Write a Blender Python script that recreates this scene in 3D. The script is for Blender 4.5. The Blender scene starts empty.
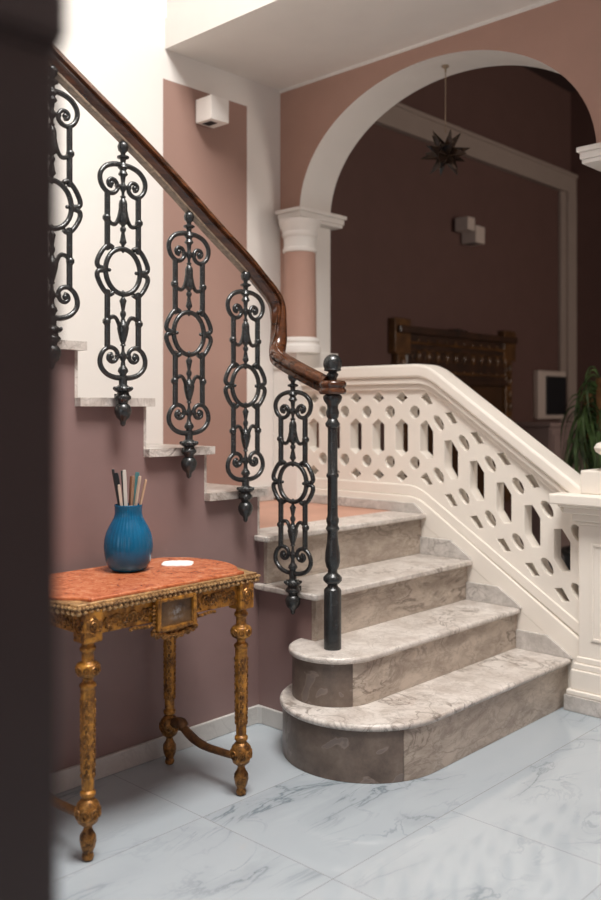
import bpy, bmesh, math, random
from mathutils import Vector, Matrix
random.seed(7)
PI = math.pi
SC = bpy.context.scene
COL = SC.collection

# ------------------------------------------------------------------ materials
def new_mat(name):
    m = bpy.data.materials.new(name); m.use_nodes = True
    nt = m.node_tree
    return m, nt, nt.nodes['Principled BSDF']

def N(nt, kind, **kw):
    n = nt.nodes.new(kind)
    for k, v in kw.items(): setattr(n, k, v)
    return n

def math_node(nt, op, a, b=None, c=None, clamp=False):
    n = N(nt, 'ShaderNodeMath', operation=op); n.use_clamp = clamp
    for i, s in enumerate((a, b, c)):
        if s is None: continue
        if isinstance(s, (int, float)): n.inputs[i].default_value = s
        else: nt.links.new(s, n.inputs[i])
    return n.outputs[0]

def mix_col(nt, fac, a, b, mode='MIX'):
    n = N(nt, 'ShaderNodeMix', data_type='RGBA', blend_type=mode)
    for sock, s in ((n.inputs[0], fac), (n.inputs[6], a), (n.inputs[7], b)):
        if isinstance(s, (int, float)): sock.default_value = s
        elif isinstance(s, tuple): sock.default_value = (*s[:3], 1)
        else: nt.links.new(s, sock)
    return n.outputs[2]

def coords(nt, scale=1.0, kind='Object', loc=(0, 0, 0), rot=(0, 0, 0)):
    tc = N(nt, 'ShaderNodeTexCoord'); mp = N(nt, 'ShaderNodeMapping')
    mp.inputs['Scale'].default_value = scale if isinstance(scale, tuple) else (scale,)*3
    mp.inputs['Location'].default_value = loc
    mp.inputs['Rotation'].default_value = rot
    nt.links.new(tc.outputs[kind], mp.inputs[0])
    return mp.outputs[0]

def noise(nt, vec, scale, detail=4, rough=.55, dist=0.):
    n = N(nt, 'ShaderNodeTexNoise')
    n.inputs['Scale'].default_value = scale; n.inputs['Detail'].default_value = detail
    n.inputs['Roughness'].default_value = rough; n.inputs['Distortion'].default_value = dist
    nt.links.new(vec, n.inputs['Vector'])
    return n.outputs['Fac']

def ramp(nt, fac, stops):
    r = N(nt, 'ShaderNodeValToRGB'); cr = r.color_ramp
    while len(cr.elements) < len(stops): cr.elements.new(.5)
    for e, (p, c) in zip(cr.elements, stops):
        e.position = p; e.color = (*c, 1) if isinstance(c, tuple) else (c, c, c, 1)
    nt.links.new(fac, r.inputs[0])
    return r.outputs[0]

def bump(nt, bsdf, h, strength=.2, dist=.01):
    b = N(nt, 'ShaderNodeBump'); b.inputs['Strength'].default_value = strength
    b.inputs['Distance'].default_value = dist
    nt.links.new(h, b.inputs['Height']); nt.links.new(b.outputs[0], bsdf.inputs['Normal'])

def plain(name, col, rough=.6, metal=0., var=.06, scale=6., bstr=.06, bscale=60., spec=.5):
    m, nt, b = new_mat(name)
    v = coords(nt)
    n = noise(nt, v, scale)
    lo = tuple(c*(1-var) for c in col); hi = tuple(min(1, c*(1+var)) for c in col)
    nt.links.new(ramp(nt, n, [(.3, lo), (.7, hi)]), b.inputs['Base Color'])
    b.inputs['Roughness'].default_value = rough; b.inputs['Metallic'].default_value = metal
    b.inputs['Specular IOR Level'].default_value = spec
    if bstr: bump(nt, b, noise(nt, v, bscale, 3), bstr, .004)
    return m

def veins(nt, vec, scale, width, dist=1.2, detail=5):
    n = noise(nt, vec, scale, detail, .55, dist)
    d = math_node(nt, 'ABSOLUTE', math_node(nt, 'SUBTRACT', n, .5))
    return math_node(nt, 'SUBTRACT', 1., math_node(nt, 'DIVIDE', d, width, clamp=True), clamp=True)

def marble(name, base, cloud, vein, scale=3., rough=.25, vw=.02, va=.6, cl=.6, stain=None, st_amt=0., spec=.5, aniso=(1, 1, 1), rot=(0, 0, 0)):
    m, nt, b = new_mat(name)
    v = coords(nt, aniso, rot=rot)
    c = noise(nt, v, scale*.8, 6, .6, .8)
    col = mix_col(nt, math_node(nt, 'MULTIPLY', ramp(nt, c, [(.38, 0.), (.72, 1.)]), cl), base, cloud)
    mask = ramp(nt, noise(nt, v, scale*.6, 2), [(.40, 0.), (.62, 1.)])
    ve = math_node(nt, 'MULTIPLY', veins(nt, v, scale, vw, 1.5), mask)
    ve2 = math_node(nt, 'MULTIPLY', veins(nt, v, scale*2.7, vw*.8, .8), .35)
    fac = math_node(nt, 'MULTIPLY', math_node(nt, 'MAXIMUM', ve, ve2), va)
    col = mix_col(nt, fac, col, vein)
    if stain:
        s = ramp(nt, noise(nt, v, scale*1.6, 8, .7, .5), [(.42, 0.), (.62, 1.)])
        col = mix_col(nt, math_node(nt, 'MULTIPLY', s, st_amt), col, stain)
    nt.links.new(col, b.inputs['Base Color'])
    b.inputs['Roughness'].default_value = rough
    b.inputs['Specular IOR Level'].default_value = spec
    return m

M = {}
CREAM = (.775, .74, .695)
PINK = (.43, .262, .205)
M['white'] = plain('white_paint', CREAM, .75, var=.02, bstr=.03)
M['plaster'] = plain('cream_plaster', (.80, .74, .66), .6, var=.02, bstr=.04, bscale=90)
M['pink'] = plain('pink_paint', PINK, .65, var=.03, bstr=.03)
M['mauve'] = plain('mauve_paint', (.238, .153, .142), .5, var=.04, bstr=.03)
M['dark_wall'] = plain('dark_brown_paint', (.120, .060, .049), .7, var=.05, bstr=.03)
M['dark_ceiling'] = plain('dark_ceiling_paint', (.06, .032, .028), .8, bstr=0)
M['dim_trim'] = plain('taupe_trim_paint', (.34, .265, .225), .6, var=.03, bstr=0)
M['jamb'] = plain('dark_stained_post', (.026, .015, .014), .5, var=.1, bstr=0)
M['iron'] = plain('cast_iron_paint', (.017, .019, .019), .27, .0, var=.35, scale=30, bstr=.3, bscale=120, spec=.7)
M['lampwhite'] = plain('lamp_white', (.86, .82, .77), .5, var=.01, bstr=0)
M['beige'] = plain('beige_plastic', (.56, .46, .40), .5, var=.02, bstr=0)
M['black'] = plain('black_cloth', (.006, .006, .008), .6, var=.1, bstr=0)
M['cabinet'] = plain('cabinet_paint', (.31, .22, .20), .5, var=.04, bstr=0)
M['black_gloss'] = plain('black_lacquer', (.012, .014, .014), .3, var=.1, bstr=0)
M['leaf'] = plain('green_leaf', (.10, .18, .06), .35, var=.75, scale=14, bstr=0)
M['trunk'] = plain('bark', (.30, .15, .06), .8, var=.4, scale=20, bstr=.5)
M['pot'] = plain('dark_pot', (.03, .028, .026), .5, bstr=.1)
M['terracotta'] = plain('terracotta_tiles', (.50, .27, .19), .5, var=.12, scale=4, bstr=.05)
M['paper'] = plain('white_paper', (.85, .84, .82), .7, var=.02, bstr=.05)
M['vase_in'] = plain('vase_inside', (.01, .05, .09), .5, bstr=0)

M['tread'] = marble('grey_white_marble', (.70, .65, .60), (.45, .395, .345), (.16, .13, .105), 7., .28, .035, .95, .6, (.30, .235, .19), .45)
M['riser'] = marble('brown_stained_marble', (.56, .48, .40), (.34, .275, .22), (.10, .07, .05), 6., .35, .035, .8, .8, (.20, .15, .115), .6, aniso=(1, .55, 1.3), rot=(.7, 0, 0))
def stone_mat():                                      # worn brown stone with flaked lighter patches
    m, nt, b = new_mat('worn_brown_stone')
    v = coords(nt)
    col = ramp(nt, noise(nt, v, 9, 8, .7), [(.3, (.085, .062, .050)), (.55, (.165, .125, .100)), (.75, (.24, .19, .155))])
    pn = noise(nt, v, 8.5, 3, .5, .6)
    patch = ramp(nt, pn, [(.605, 0.), (.62, 1.)])
    rim = ramp(nt, math_node(nt, 'ABSOLUTE', math_node(nt, 'SUBTRACT', pn, .612)), [(.0, 1.), (.014, 0.)])
    col = mix_col(nt, math_node(nt, 'MULTIPLY', patch, .6), col, (.20, .165, .15))
    col = mix_col(nt, math_node(nt, 'MULTIPLY', rim, .5), col, (.32, .26, .22))
    nt.links.new(col, b.inputs['Base Color']); b.inputs['Roughness'].default_value = .4
    bump(nt, b, noise(nt, v, 30, 5), .25, .004)
    return m
M['brown_stone'] = stone_mat()
M['skirting'] = marble('grey_marble', (.64, .60, .56), (.42, .39, .36), (.20, .175, .155), 9., .35, .04, .7, .8, (.30,.27,.24), .4)
M['baseboard'] = marble('pale_baseboard_marble', (.55, .53, .50), (.44, .42, .40), (.33, .31, .3), 5., .3, .03, .4, .5)

def floor_mat():
    m, nt, b = new_mat('white_marble_tiles')
    v = coords(nt)
    sx = N(nt, 'ShaderNodeSeparateXYZ'); nt.links.new(v, sx.inputs[0])
    fx = math_node(nt, 'DIVIDE', math_node(nt, 'SUBTRACT', sx.outputs[0], .459), .503)
    ix = math_node(nt, 'FLOOR', fx)
    row0 = math_node(nt, 'COMPARE', ix, 0., .1)          # one course has longer tiles, the next a cut one
    rowp = math_node(nt, 'GREATER_THAN', ix, .5)
    y = sx.outputs[1]
    ln = math_node(nt, 'ADD', 1.06, math_node(nt, 'MULTIPLY', row0, .64))
    of = math_node(nt, 'SUBTRACT', .67, math_node(nt, 'MULTIPLY', rowp, .531))
    fy = math_node(nt, 'DIVIDE', math_node(nt, 'ADD', y, of), ln)
    cut = math_node(nt, 'MULTIPLY', rowp, math_node(nt, 'GREATER_THAN', y, -.67))
    iy = math_node(nt, 'ADD', math_node(nt, 'FLOOR', fy), math_node(nt, 'MULTIPLY', cut, .5))
    dx = math_node(nt, 'MULTIPLY', math_node(nt, 'ABSOLUTE', math_node(nt, 'SUBTRACT', fx, math_node(nt, 'ROUND', fx))), .503)
    dy = math_node(nt, 'MULTIPLY', math_node(nt, 'ABSOLUTE', math_node(nt, 'SUBTRACT', fy, math_node(nt, 'ROUND', fy))), ln)
    dc = math_node(nt, 'ADD', math_node(nt, 'ABSOLUTE', math_node(nt, 'ADD', y, .67)), math_node(nt, 'SUBTRACT', 1., rowp))
    joint = math_node(nt, 'LESS_THAN', math_node(nt, 'MINIMUM', math_node(nt, 'MINIMUM', dx, dy), dc), .0012)
    cb = N(nt, 'ShaderNodeCombineXYZ'); nt.links.new(ix, cb.inputs[0]); nt.links.new(iy, cb.inputs[1])
    # every tile cut from another piece of the slab
    wn = N(nt, 'ShaderNodeTexWhiteNoise'); nt.links.new(cb.outputs[0], wn.inputs['Vector'])
    off = N(nt, 'ShaderNodeVectorMath', operation='MULTIPLY_ADD')
    nt.links.new(wn.outputs['Color'], off.inputs[0]); off.inputs[1].default_value = (9.1, 7.7, 5.3)
    nt.links.new(v, off.inputs[2])
    vec = off.outputs[0]
    mp2 = N(nt, 'ShaderNodeMapping'); mp2.inputs['Rotation'].default_value = (0, 0, .5); mp2.inputs['Scale'].default_value = (1.5, .7, 1)
    nt.links.new(vec, mp2.inputs[0]); w = mp2.outputs[0]
    mask = ramp(nt, noise(nt, w, 1.8, 2), [(.50, 0.), (.66, 1.)])
    v1 = math_node(nt, 'MULTIPLY', veins(nt, w, 1.7, .014, 1.0, 7), mask)
    v2 = math_node(nt, 'MULTIPLY', math_node(nt, 'MULTIPLY', veins(nt, w, 3.6, .02, 1.2, 6), .55), mask)
    soft = math_node(nt, 'MULTIPLY', math_node(nt, 'MULTIPLY', veins(nt, w, 1.7, .09, 1.0, 7), .32), mask)
    fac = math_node(nt, 'MAXIMUM', math_node(nt, 'MAXIMUM', v1, v2), soft)
    base = mix_col(nt, noise(nt, w, 1.2, 3), (.345, .385, .415), (.405, .44, .465))
    col = mix_col(nt, math_node(nt, 'MULTIPLY', fac, .95), base, (.15, .185, .21))
    col = mix_col(nt, joint, col, (.25, .255, .26))
    nt.links.new(col, b.inputs['Base Color'])
    b.inputs['Roughness'].default_value = .045
    b.inputs['Specular IOR Level'].default_value = .5
    return m
M['floor'] = floor_mat()

def wall_left_mat():                                  # cream wall with one painted pink panel
    m, nt, b = new_mat('cream_wall_with_pink_panel')
    tc = N(nt, 'ShaderNodeTexCoord'); sx = N(nt, 'ShaderNodeSeparateXYZ')
    nt.links.new(tc.outputs['Object'], sx.inputs[0])
    a = math_node(nt, 'GREATER_THAN', sx.outputs[1], .225)
    c = math_node(nt, 'LESS_THAN', sx.outputs[1], .759)
    d = math_node(nt, 'LESS_THAN', sx.outputs[2], 2.717)
    f = math_node(nt, 'MULTIPLY', math_node(nt, 'MULTIPLY', a, c), d)
    nt.links.new(mix_col(nt, f, CREAM, (.335, .205, .165)), b.inputs['Base Color'])
    b.inputs['Roughness'].default_value = .7
    bump(nt, b, noise(nt, coords(nt), 50), .03, .004)
    return m
M['wall_left'] = wall_left_mat()

def wood_mat(name, lo, hi, rough=.25, rot=(0, 0, 0), scale=(40, 4, 40)):
    m, nt, b = new_mat(name)
    v = coords(nt, scale, rot=rot)
    n = noise(nt, v, 1., 5, .6, .6)
    nt.links.new(ramp(nt, n, [(.3, lo), (.7, hi)]), b.inputs['Base Color'])
    b.inputs['Roughness'].default_value = rough
    b.inputs['Coat Weight'].default_value = .4; b.inputs['Coat Roughness'].default_value = .15
    return m
M['wood'] = wood_mat('polished_walnut', (.022, .008, .004), (.125, .043, .016), .16)
M['wood_pale'] = wood_mat('worn_wood_edge', (.07, .045, .03), (.27, .19, .125), .45, scale=(60, 60, 60))
M['wood_dark'] = wood_mat('dark_carved_oak', (.018, .008, .004), (.065, .026, .010), .45, scale=(6, 6, 6))
M['wood_gilt'] = wood_mat('gilt_oak', (.05, .02, .006), (.17, .075, .02), .4, scale=(8, 8, 8))
M['mirror_glass'] = plain('mirror_painted_reflection', (.10, .05, .025), .25, .4, var=.2, scale=2, bstr=0)  # the brown that the mirror reflects is put into its base colour

def gold_mat(name, hi, lo, amt=.5, scale=25., metal=.55, rough=.38):
    m, nt, b = new_mat(name)
    v = coords(nt)
    n = ramp(nt, noise(nt, v, scale, 6, .7, .4), [(.40, 0.), (.62, 1.)])
    nt.links.new(mix_col(nt, math_node(nt, 'MULTIPLY', n, amt), hi, lo), b.inputs['Base Color'])
    b.inputs['Metallic'].default_value = metal; b.inputs['Roughness'].default_value = rough
    bump(nt, b, noise(nt, v, 140, 4), .25, .003)
    return m
M['gold'] = gold_mat('worn_gilding', (.50, .225, .034), (.075, .026, .008), .95, 25., .38)
M['gold_dark'] = gold_mat('dark_gilt_carving', (.34, .155, .036), (.04, .016, .006), .9, 60)
M['gold_pale'] = gold_mat('pale_gilt_moulding', (.58, .36, .16), (.13, .06, .025), .9, 70, .35, .4)
M['gold_brown'] = gold_mat('bare_brown_wood', (.16, .07, .022), (.045, .02, .01), .8, 30, .2, .45)

def top_mat():
    m, nt, b = new_mat('orange_red_marble')
    v = coords(nt)
    n = noise(nt, v, 34, 8, .75, .8)
    col = ramp(nt, n, [(.32, (.24, .05, .018)), (.46, (.46, .125, .048)), (.56, (.56, .19, .085)), (.72, (.66, .36, .23))])
    nt.links.new(col, b.inputs['Base Color']); b.inputs['Roughness'].default_value = .22
    return m
M['orange'] = top_mat()

def vase_mat():
    m, nt, b = new_mat('blue_glaze')
    v = coords(nt)
    n = noise(nt, v, 10, 3)
    nt.links.new(ramp(nt, n, [(.3, (.001, .072, .158)), (.7, (.002, .118, .245))]), b.inputs['Base Color'])
    b.inputs['Roughness'].default_value = .22
    return m
M['blue'] = vase_mat()

def picture_mat():                                    # small dark generic figure painting
    m, nt, b = new_mat('dark_painted_panel')
    v = coords(nt)
    base = ramp(nt, noise(nt, v, 25, 5), [(.3, (.05, .025, .01)), (.7, (.17, .095, .04))])
    tc = N(nt, 'ShaderNodeTexCoord'); mp = N(nt, 'ShaderNodeMapping'); nt.links.new(tc.outputs['Generated'], mp.inputs[0])
    mp.inputs['Location'].default_value = (0, -.52, -.40); mp.inputs['Scale'].default_value = (0.0, 1, .8)
    d = N(nt, 'ShaderNodeVectorMath', operation='LENGTH'); nt.links.new(mp.outputs[0], d.inputs[0])
    blob = math_node(nt, 'SUBTRACT', 1., math_node(nt, 'MULTIPLY', d.outputs['Value'], 3.2), clamp=True)
    n2 = ramp(nt, noise(nt, v, 70, 4), [(.45, 0.), (.58, 1.)])
    nt.links.new(mix_col(nt, math_node(nt, 'MULTIPLY', blob, n2), base, (.26, .26, .26)), b.inputs['Base Color'])
    b.inputs['Roughness'].default_value = .3
    return m
M['picture'] = picture_mat()

def star_mat():
    m, nt, b = new_mat('smoked_star_glass')
    v = coords(nt)
    n = noise(nt, v, 12, 2)
    nt.links.new(ramp(nt, n, [(.35, (.012, .012, .014)), (.55, (.06, .035, .022)), (.7, (.03, .04, .05))]), b.inputs['Base Color'])
    b.inputs['Roughness'].default_value = .12; b.inputs['Metallic'].default_value = .4
    return m
M['star'] = star_mat()
M['brass'] = plain('dull_brass', (.35, .27, .19), .35, .5, bstr=0)

# ------------------------------------------------------------------ geometry helpers
def obj(name, bm, mat, parent=None, loc=(0, 0, 0), smooth=35, bevel=0, seg=2):
    bmesh.ops.remove_doubles(bm, verts=bm.verts, dist=1e-6)
    bmesh.ops.recalc_face_normals(bm, faces=bm.faces)
    me = bpy.data.meshes.new(name); bm.to_mesh(me); bm.free()
    mats = mat if isinstance(mat, (list, tuple)) else [mat]
    for k in mats: me.materials.append(M[k])
    if smooth:
        me.shade_smooth(); me.set_sharp_from_angle(angle=math.radians(smooth))
    o = bpy.data.objects.new(name, me); COL.objects.link(o); o.location = loc
    if parent: o.parent = parent
    if bevel:
        md = o.modifiers.new('bevel', 'BEVEL'); md.width = bevel; md.segments = seg; md.limit_method = 'ANGLE'; md.angle_limit = math.radians(40)
    return o

def thing(name, label, cat, loc=(0, 0, 0), rot=(0, 0, 0), group=None):
    o = bpy.data.objects.new(name, None); COL.objects.link(o); o.empty_display_size = .1
    o.location = loc; o.rotation_euler = rot
    return tag(o, label, cat, group)

def tag(o, label, cat, group=None):
    o['label'] = label; o['category'] = cat
    if group: o['group'] = group
    return o

def struct(o):
    o['kind'] = 'structure'; return o

def box(bm, x0, x1, y0, y1, z0, z1, mi=0):
    vs = [bm.verts.new(p) for p in ((x0,y0,z0),(x1,y0,z0),(x1,y1,z0),(x0,y1,z0),(x0,y0,z1),(x1,y0,z1),(x1,y1,z1),(x0,y1,z1))]
    for f in ((0,3,2,1),(4,5,6,7),(0,1,5,4),(1,2,6,5),(2,3,7,6),(3,0,4,7)):
        bm.faces.new([vs[i] for i in f]).material_index = mi
    return bm

def B(*a): return box(bmesh.new(), *a)

def prism(bm, pts, a, b, axis='y', mi=0):
    """extrude 2D polygon; axis y: pts=(x,z); axis x: pts=(y,z); axis z: pts=(x,y)"""
    def P(p, t):
        return {'y': (p[0], t, p[1]), 'x': (t, p[0], p[1]), 'z': (p[0], p[1], t)}[axis]
    v0 = [bm.verts.new(P(p, a)) for p in pts]; v1 = [bm.verts.new(P(p, b)) for p in pts]
    n = len(pts)
    bm.faces.new(v0).material_index = mi; bm.faces.new(v1[::-1]).material_index = mi
    for i in range(n):
        bm.faces.new((v0[i], v0[(i+1) % n], v1[(i+1) % n], v1[i])).material_index = mi
    return bm

def lathe(bm, prof, c=(0, 0, 0), seg=20, wob=None, cap=True):
    rings = []
    for r, z in prof:
        ring = []
        for k in range(seg):
            a = 2*PI*(k+.5)/seg
            rr = r*(wob(a, z) if wob else 1)
            ring.append(bm.verts.new((c[0]+rr*math.cos(a), c[1]+rr*math.sin(a), c[2]+z)))
        rings.append(ring)
    for a, b in zip(rings, rings[1:]):
        for k in range(seg): bm.faces.new((a[k], a[(k+1) % seg], b[(k+1) % seg], b[k]))
    if cap: bm.faces.new(rings[0][::-1]); bm.faces.new(rings[-1])
    return bm

def sphere(bm, c, r, seg=10, sz=1.):
    n = max(4, seg//2)
    prof = [(r*math.sin(PI*(i+.02)/(n+.04)), -r*sz*math.cos(PI*(i+.02)/(n+.04))) for i in range(n+1)]
    return lathe(bm, prof, c, seg)

def tube(bm, pts, r, seg=8, closed=False, flat=None):
    """round bar along pts; r number or list; flat=(normal vec, factor) squashes along normal"""
    P = [Vector(p) for p in pts]; n = len(P)
    rr = r if isinstance(r, (list, tuple)) else [r]*n
    up = None; rings = []
    for i in range(n):
        a = P[(i-1) % n] if (closed or i) else P[i]
        b = P[(i+1) % n] if (closed or i < n-1) else P[i]
        t = (b-a).normalized()
        if up is None:
            up = Vector((0, 0, 1)) if abs(t.z) < .9 else Vector((1, 0, 0))
        s = t.cross(up)
        if s.length < 1e-5: s = t.cross(Vector((.3, .8, .5)))
        s.normalize(); up = s.cross(t).normalized()
        ring = []
        for k in range(seg):
            an = 2*PI*k/seg
            o = (s*math.cos(an)+up*math.sin(an))*rr[i]
            if flat:
                nv, fct = flat; nv = Vector(nv); o = o - nv*(o.dot(nv))*(1-fct)
            ring.append(bm.verts.new(P[i]+o))
        rings.append(ring)
    pairs = list(zip(rings, rings[1:])) + ([(rings[-1], rings[0])] if closed else [])
    for a, b in pairs:
        for k in range(seg): bm.faces.new((a[k], a[(k+1) % seg], b[(k+1) % seg], b[k]))
    if not closed: bm.faces.new(rings[0][::-1]); bm.faces.new(rings[-1])
    return bm

def smooth_path(pts, sub=6):
    P = [Vector(p) for p in pts]; out = []
    for i in range(len(P)-1):
        p0 = P[max(i-1, 0)]; p1 = P[i]; p2 = P[i+1]; p3 = P[min(i+2, len(P)-1)]
        for k in range(sub):
            t = k/sub
            out.append(.5*((2*p1)+(p2-p0)*t+(2*p0-5*p1+4*p2-p3)*t*t+(3*p1-p0-3*p2+p3)*t**3))
    out.append(P[-1]); return out

def sweep(bm, path, sect, side_of=None):
    """sweep a section (s, n) along a path; n is the upward side of the section"""
    P = [Vector(p) for p in path]; n = len(P); rings = []
    side = None
    for i in range(n):
        t = (P[min(i+1, n-1)]-P[max(i-1, 0)]).normalized()
        if side is None: side = Vector((1, 0, 0))
        if side_of: side = Vector(side_of[i])
        s = (side - t*side.dot(t)).normalized()
        up = s.cross(t).normalized()
        side = s
        rings.append([bm.verts.new(P[i]+s*a+up*b) for a, b in sect])
    m = len(sect)
    for a, b in zip(rings, rings[1:]):
        for k in range(m): bm.faces.new((a[k], a[(k+1) % m], b[(k+1) % m], b[k]))
    bm.faces.new(rings[0][::-1]); bm.faces.new(rings[-1])
    return bm

def holed(name, outer, holes, thick, mat, parent=None, bev=.0015):
    """a slab pierced by holes, in the x-z plane, front face at y=0, going to y=thick"""
    cu = bpy.data.curves.new(name, 'CURVE'); cu.dimensions = '2D'; cu.fill_mode = 'BOTH'
    cu.extrude = thick/2; cu.bevel_depth = bev; cu.offset = -bev; cu.bevel_resolution = 1
    for poly in [outer]+holes:
        s = cu.splines.new('POLY'); s.points.add(len(poly)-1); s.use_cyclic_u = True
        for p, q in zip(s.points, poly): p.co = (q[0], q[1], 0, 1)
    t = bpy.data.objects.new('tmp', cu); COL.objects.link(t)
    dg = bpy.context.evaluated_depsgraph_get()
    me = bpy.data.meshes.new_from_object(t.evaluated_get(dg))
    bpy.data.objects.remove(t); bpy.data.curves.remove(cu)
    me.transform(Matrix(((1,0,0,0),(0,0,-1,thick/2),(0,1,0,0),(0,0,0,1))))
    me.name = name
    me.materials.clear(); me.materials.append(M[mat])
    me.shade_smooth(); me.set_sharp_from_angle(angle=math.radians(35))
    o = bpy.data.objects.new(name, me); COL.objects.link(o)
    if parent: o.parent = parent
    return o

# ------------------------------------------------------------------ the setting
UL = -.868                       # left wall
H_TOP = 4.7
ZC = 2.857                        # soffit above the stairs
Z = [0, .188, .355, .528, .71]   # tread tops of the lower flight
RX = [None, .765, .537, .293, .048]
NX = [None, .790, .563, .322, .077]

struct(obj('floor', B(-1.3, 4.6, -4.6, 5.3, -.06, 0), 'floor', smooth=0))
struct(obj('wall_left', B(UL-.15, UL, -4.6, 1.25, 0, H_TOP), 'wall_left', smooth=0))
struct(obj('ceiling', B(UL-.15, 4.6, .237, 1.25, ZC, 3.0), 'white', smooth=0))
struct(obj('wall_upper', B(UL-.15, 4.6, .247, .44, 3.0, H_TOP), 'white', smooth=0))
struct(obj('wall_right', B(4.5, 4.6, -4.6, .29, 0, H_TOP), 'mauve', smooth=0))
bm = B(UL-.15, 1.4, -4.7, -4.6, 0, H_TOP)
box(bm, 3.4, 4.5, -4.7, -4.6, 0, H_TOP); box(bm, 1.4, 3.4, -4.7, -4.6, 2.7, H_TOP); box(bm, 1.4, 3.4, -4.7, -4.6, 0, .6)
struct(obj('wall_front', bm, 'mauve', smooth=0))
# upper ceiling with the open skylight well
SX0, SX1, SY0, SY1 = .95, 2.45, -1.85, -.25
bm = B(UL-.15, SX0, -4.7, .44, H_TOP, H_TOP+.12)
box(bm, SX1, 4.6, -4.7, .44, H_TOP, H_TOP+.12); box(bm, SX0, SX1, -4.7, SY0, H_TOP, H_TOP+.12); box(bm, SX0, SX1, SY1, .44, H_TOP, H_TOP+.12)
struct(obj('ceiling_upper', bm, 'white', smooth=0))

# arch wall, the arch a three-centred opening
bm = bmesh.new()
XJ = .96
ACX, AA, AB, AZ = .075, .804, .585, 2.19
arc = [(ACX-AA*math.cos(PI*k/48), AZ+AB*math.sin(PI*k/48)**.96) for k in range(49)]
outer = [(UL, 0), (UL, ZC), (4.6, ZC), (4.6, 0)]
y0, y1 = 1.0, 1.24
def quad(bm, ps, mi=0): bm.faces.new([bm.verts.new(p) for p in ps]).material_index = mi
for y in (y0, y1):
    mi = 0 if y == y0 else 2
    quad(bm, [(UL, y, 0), (UL, y, AZ), (ACX-AA, y, AZ), (ACX-AA, y, 0)], mi)
    quad(bm, [(XJ, y, 0), (XJ, y, AZ), (4.6, y, AZ), (4.6, y, 0)], mi)
    quad(bm, [(UL, y, AZ), (UL, y, ZC), (ACX-AA, y, ZC), (ACX-AA, y, AZ)], mi)
    quad(bm, [(ACX+AA, y, AZ), (ACX+AA, y, ZC), (4.6, y, ZC), (4.6, y, AZ)], mi)
    for p, q in zip(arc, arc[1:]):
        quad(bm, [(p[0], y, p[1]), (p[0], y, ZC), (q[0], y, ZC), (q[0], y, q[1])], mi)
for p, q in zip(arc, arc[1:]): quad(bm, [(p[0], y0, p[1]), (q[0], y0, q[1]), (q[0], y1, q[1]), (p[0], y1, p[1])], 1)
quad(bm, [(ACX+AA, y0, AZ), (XJ, y0, AZ), (XJ, y1, AZ), (ACX+AA, y1, AZ)], 1)
for x in (ACX-AA, XJ): quad(bm, [(x, y0, 0), (x, y0, AZ), (x, y1, AZ), (x, y1, 0)], 1)
quad(bm, [(UL, y0, ZC), (4.6, y0, ZC), (4.6, y1, ZC), (UL, y1, ZC)], 1)
quad(bm, [(UL, y0, 0), (UL, y1, 0), (UL, y1, ZC), (UL, y0, ZC)], 1)
struct(obj('wall_back', bm, ['pink', 'white', 'dark_wall'], smooth=20))
struct(obj('trim_1', B(UL, 4.5, .992, 1.0, ZC-.014, ZC), 'white', smooth=0))

# the dim hall beyond the arch
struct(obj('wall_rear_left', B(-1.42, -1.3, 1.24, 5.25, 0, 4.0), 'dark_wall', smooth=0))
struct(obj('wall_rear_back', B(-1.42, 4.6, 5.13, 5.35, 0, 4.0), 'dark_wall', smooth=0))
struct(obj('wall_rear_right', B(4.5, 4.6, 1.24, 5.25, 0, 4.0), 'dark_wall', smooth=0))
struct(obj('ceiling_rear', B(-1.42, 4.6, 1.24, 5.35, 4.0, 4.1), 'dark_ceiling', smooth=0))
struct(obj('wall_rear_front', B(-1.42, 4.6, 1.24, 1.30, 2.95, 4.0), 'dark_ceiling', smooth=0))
bm = B(-1.3, -1.245, 1.24, 5.25, 3.08, 3.255)
box(bm, -1.3, -1.23, 1.24, 5.25, 3.225, 3.255)
struct(obj('trim_2', bm, 'dim_trim', smooth=0, bevel=.006))
bm = B(-1.3, -1.24, 4.975, 5.13, 0, 3.08)
box(bm, -1.3, -1.265, 4.89, 4.975, 0, 3.08)
struct(obj('trim_3', bm, 'dim_trim', smooth=0, bevel=.006))

# pink mass under the upper flight (stepped on top) and under the landing
UZ = [.885, 1.052, 1.222, 1.398, 1.572, 1.747, 1.922]
UY = [-.005, -.270, -.537, -.804, -1.071, -1.338, -1.605]
prof = [(0, 0), (0, Z[4]-.03), (UY[0], Z[4]-.03), (UY[0], UZ[0]-.028)]
for k in range(1, 7): prof += [(UY[k], UZ[k-1]-.028), (UY[k], UZ[k]-.028)]
prof += [(-2.3, UZ[6]-.028), (-2.3, 0)]
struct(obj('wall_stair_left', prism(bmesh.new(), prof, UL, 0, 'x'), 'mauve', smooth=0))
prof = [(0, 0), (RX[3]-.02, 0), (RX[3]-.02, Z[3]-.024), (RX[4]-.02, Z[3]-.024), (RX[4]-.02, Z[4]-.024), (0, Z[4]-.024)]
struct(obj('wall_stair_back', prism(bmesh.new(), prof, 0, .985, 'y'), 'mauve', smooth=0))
struct(obj('floor_landing', B(UL, .0, .002, 1.0, Z[4]-.03, Z[4]-.001), 'terracotta', smooth=0))

# baseboards in the nook (they leave out the step)
bm = prism(bmesh.new(), [(0, -2.3), (.014, -2.3), (.014, -.02), (.03, -.012), (.21, -.012), (.21, 0), (0, 0)], 0, .066, 'z')
struct(obj('baseboard_left', bm, 'baseboard', smooth=0, bevel=.003))

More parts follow.
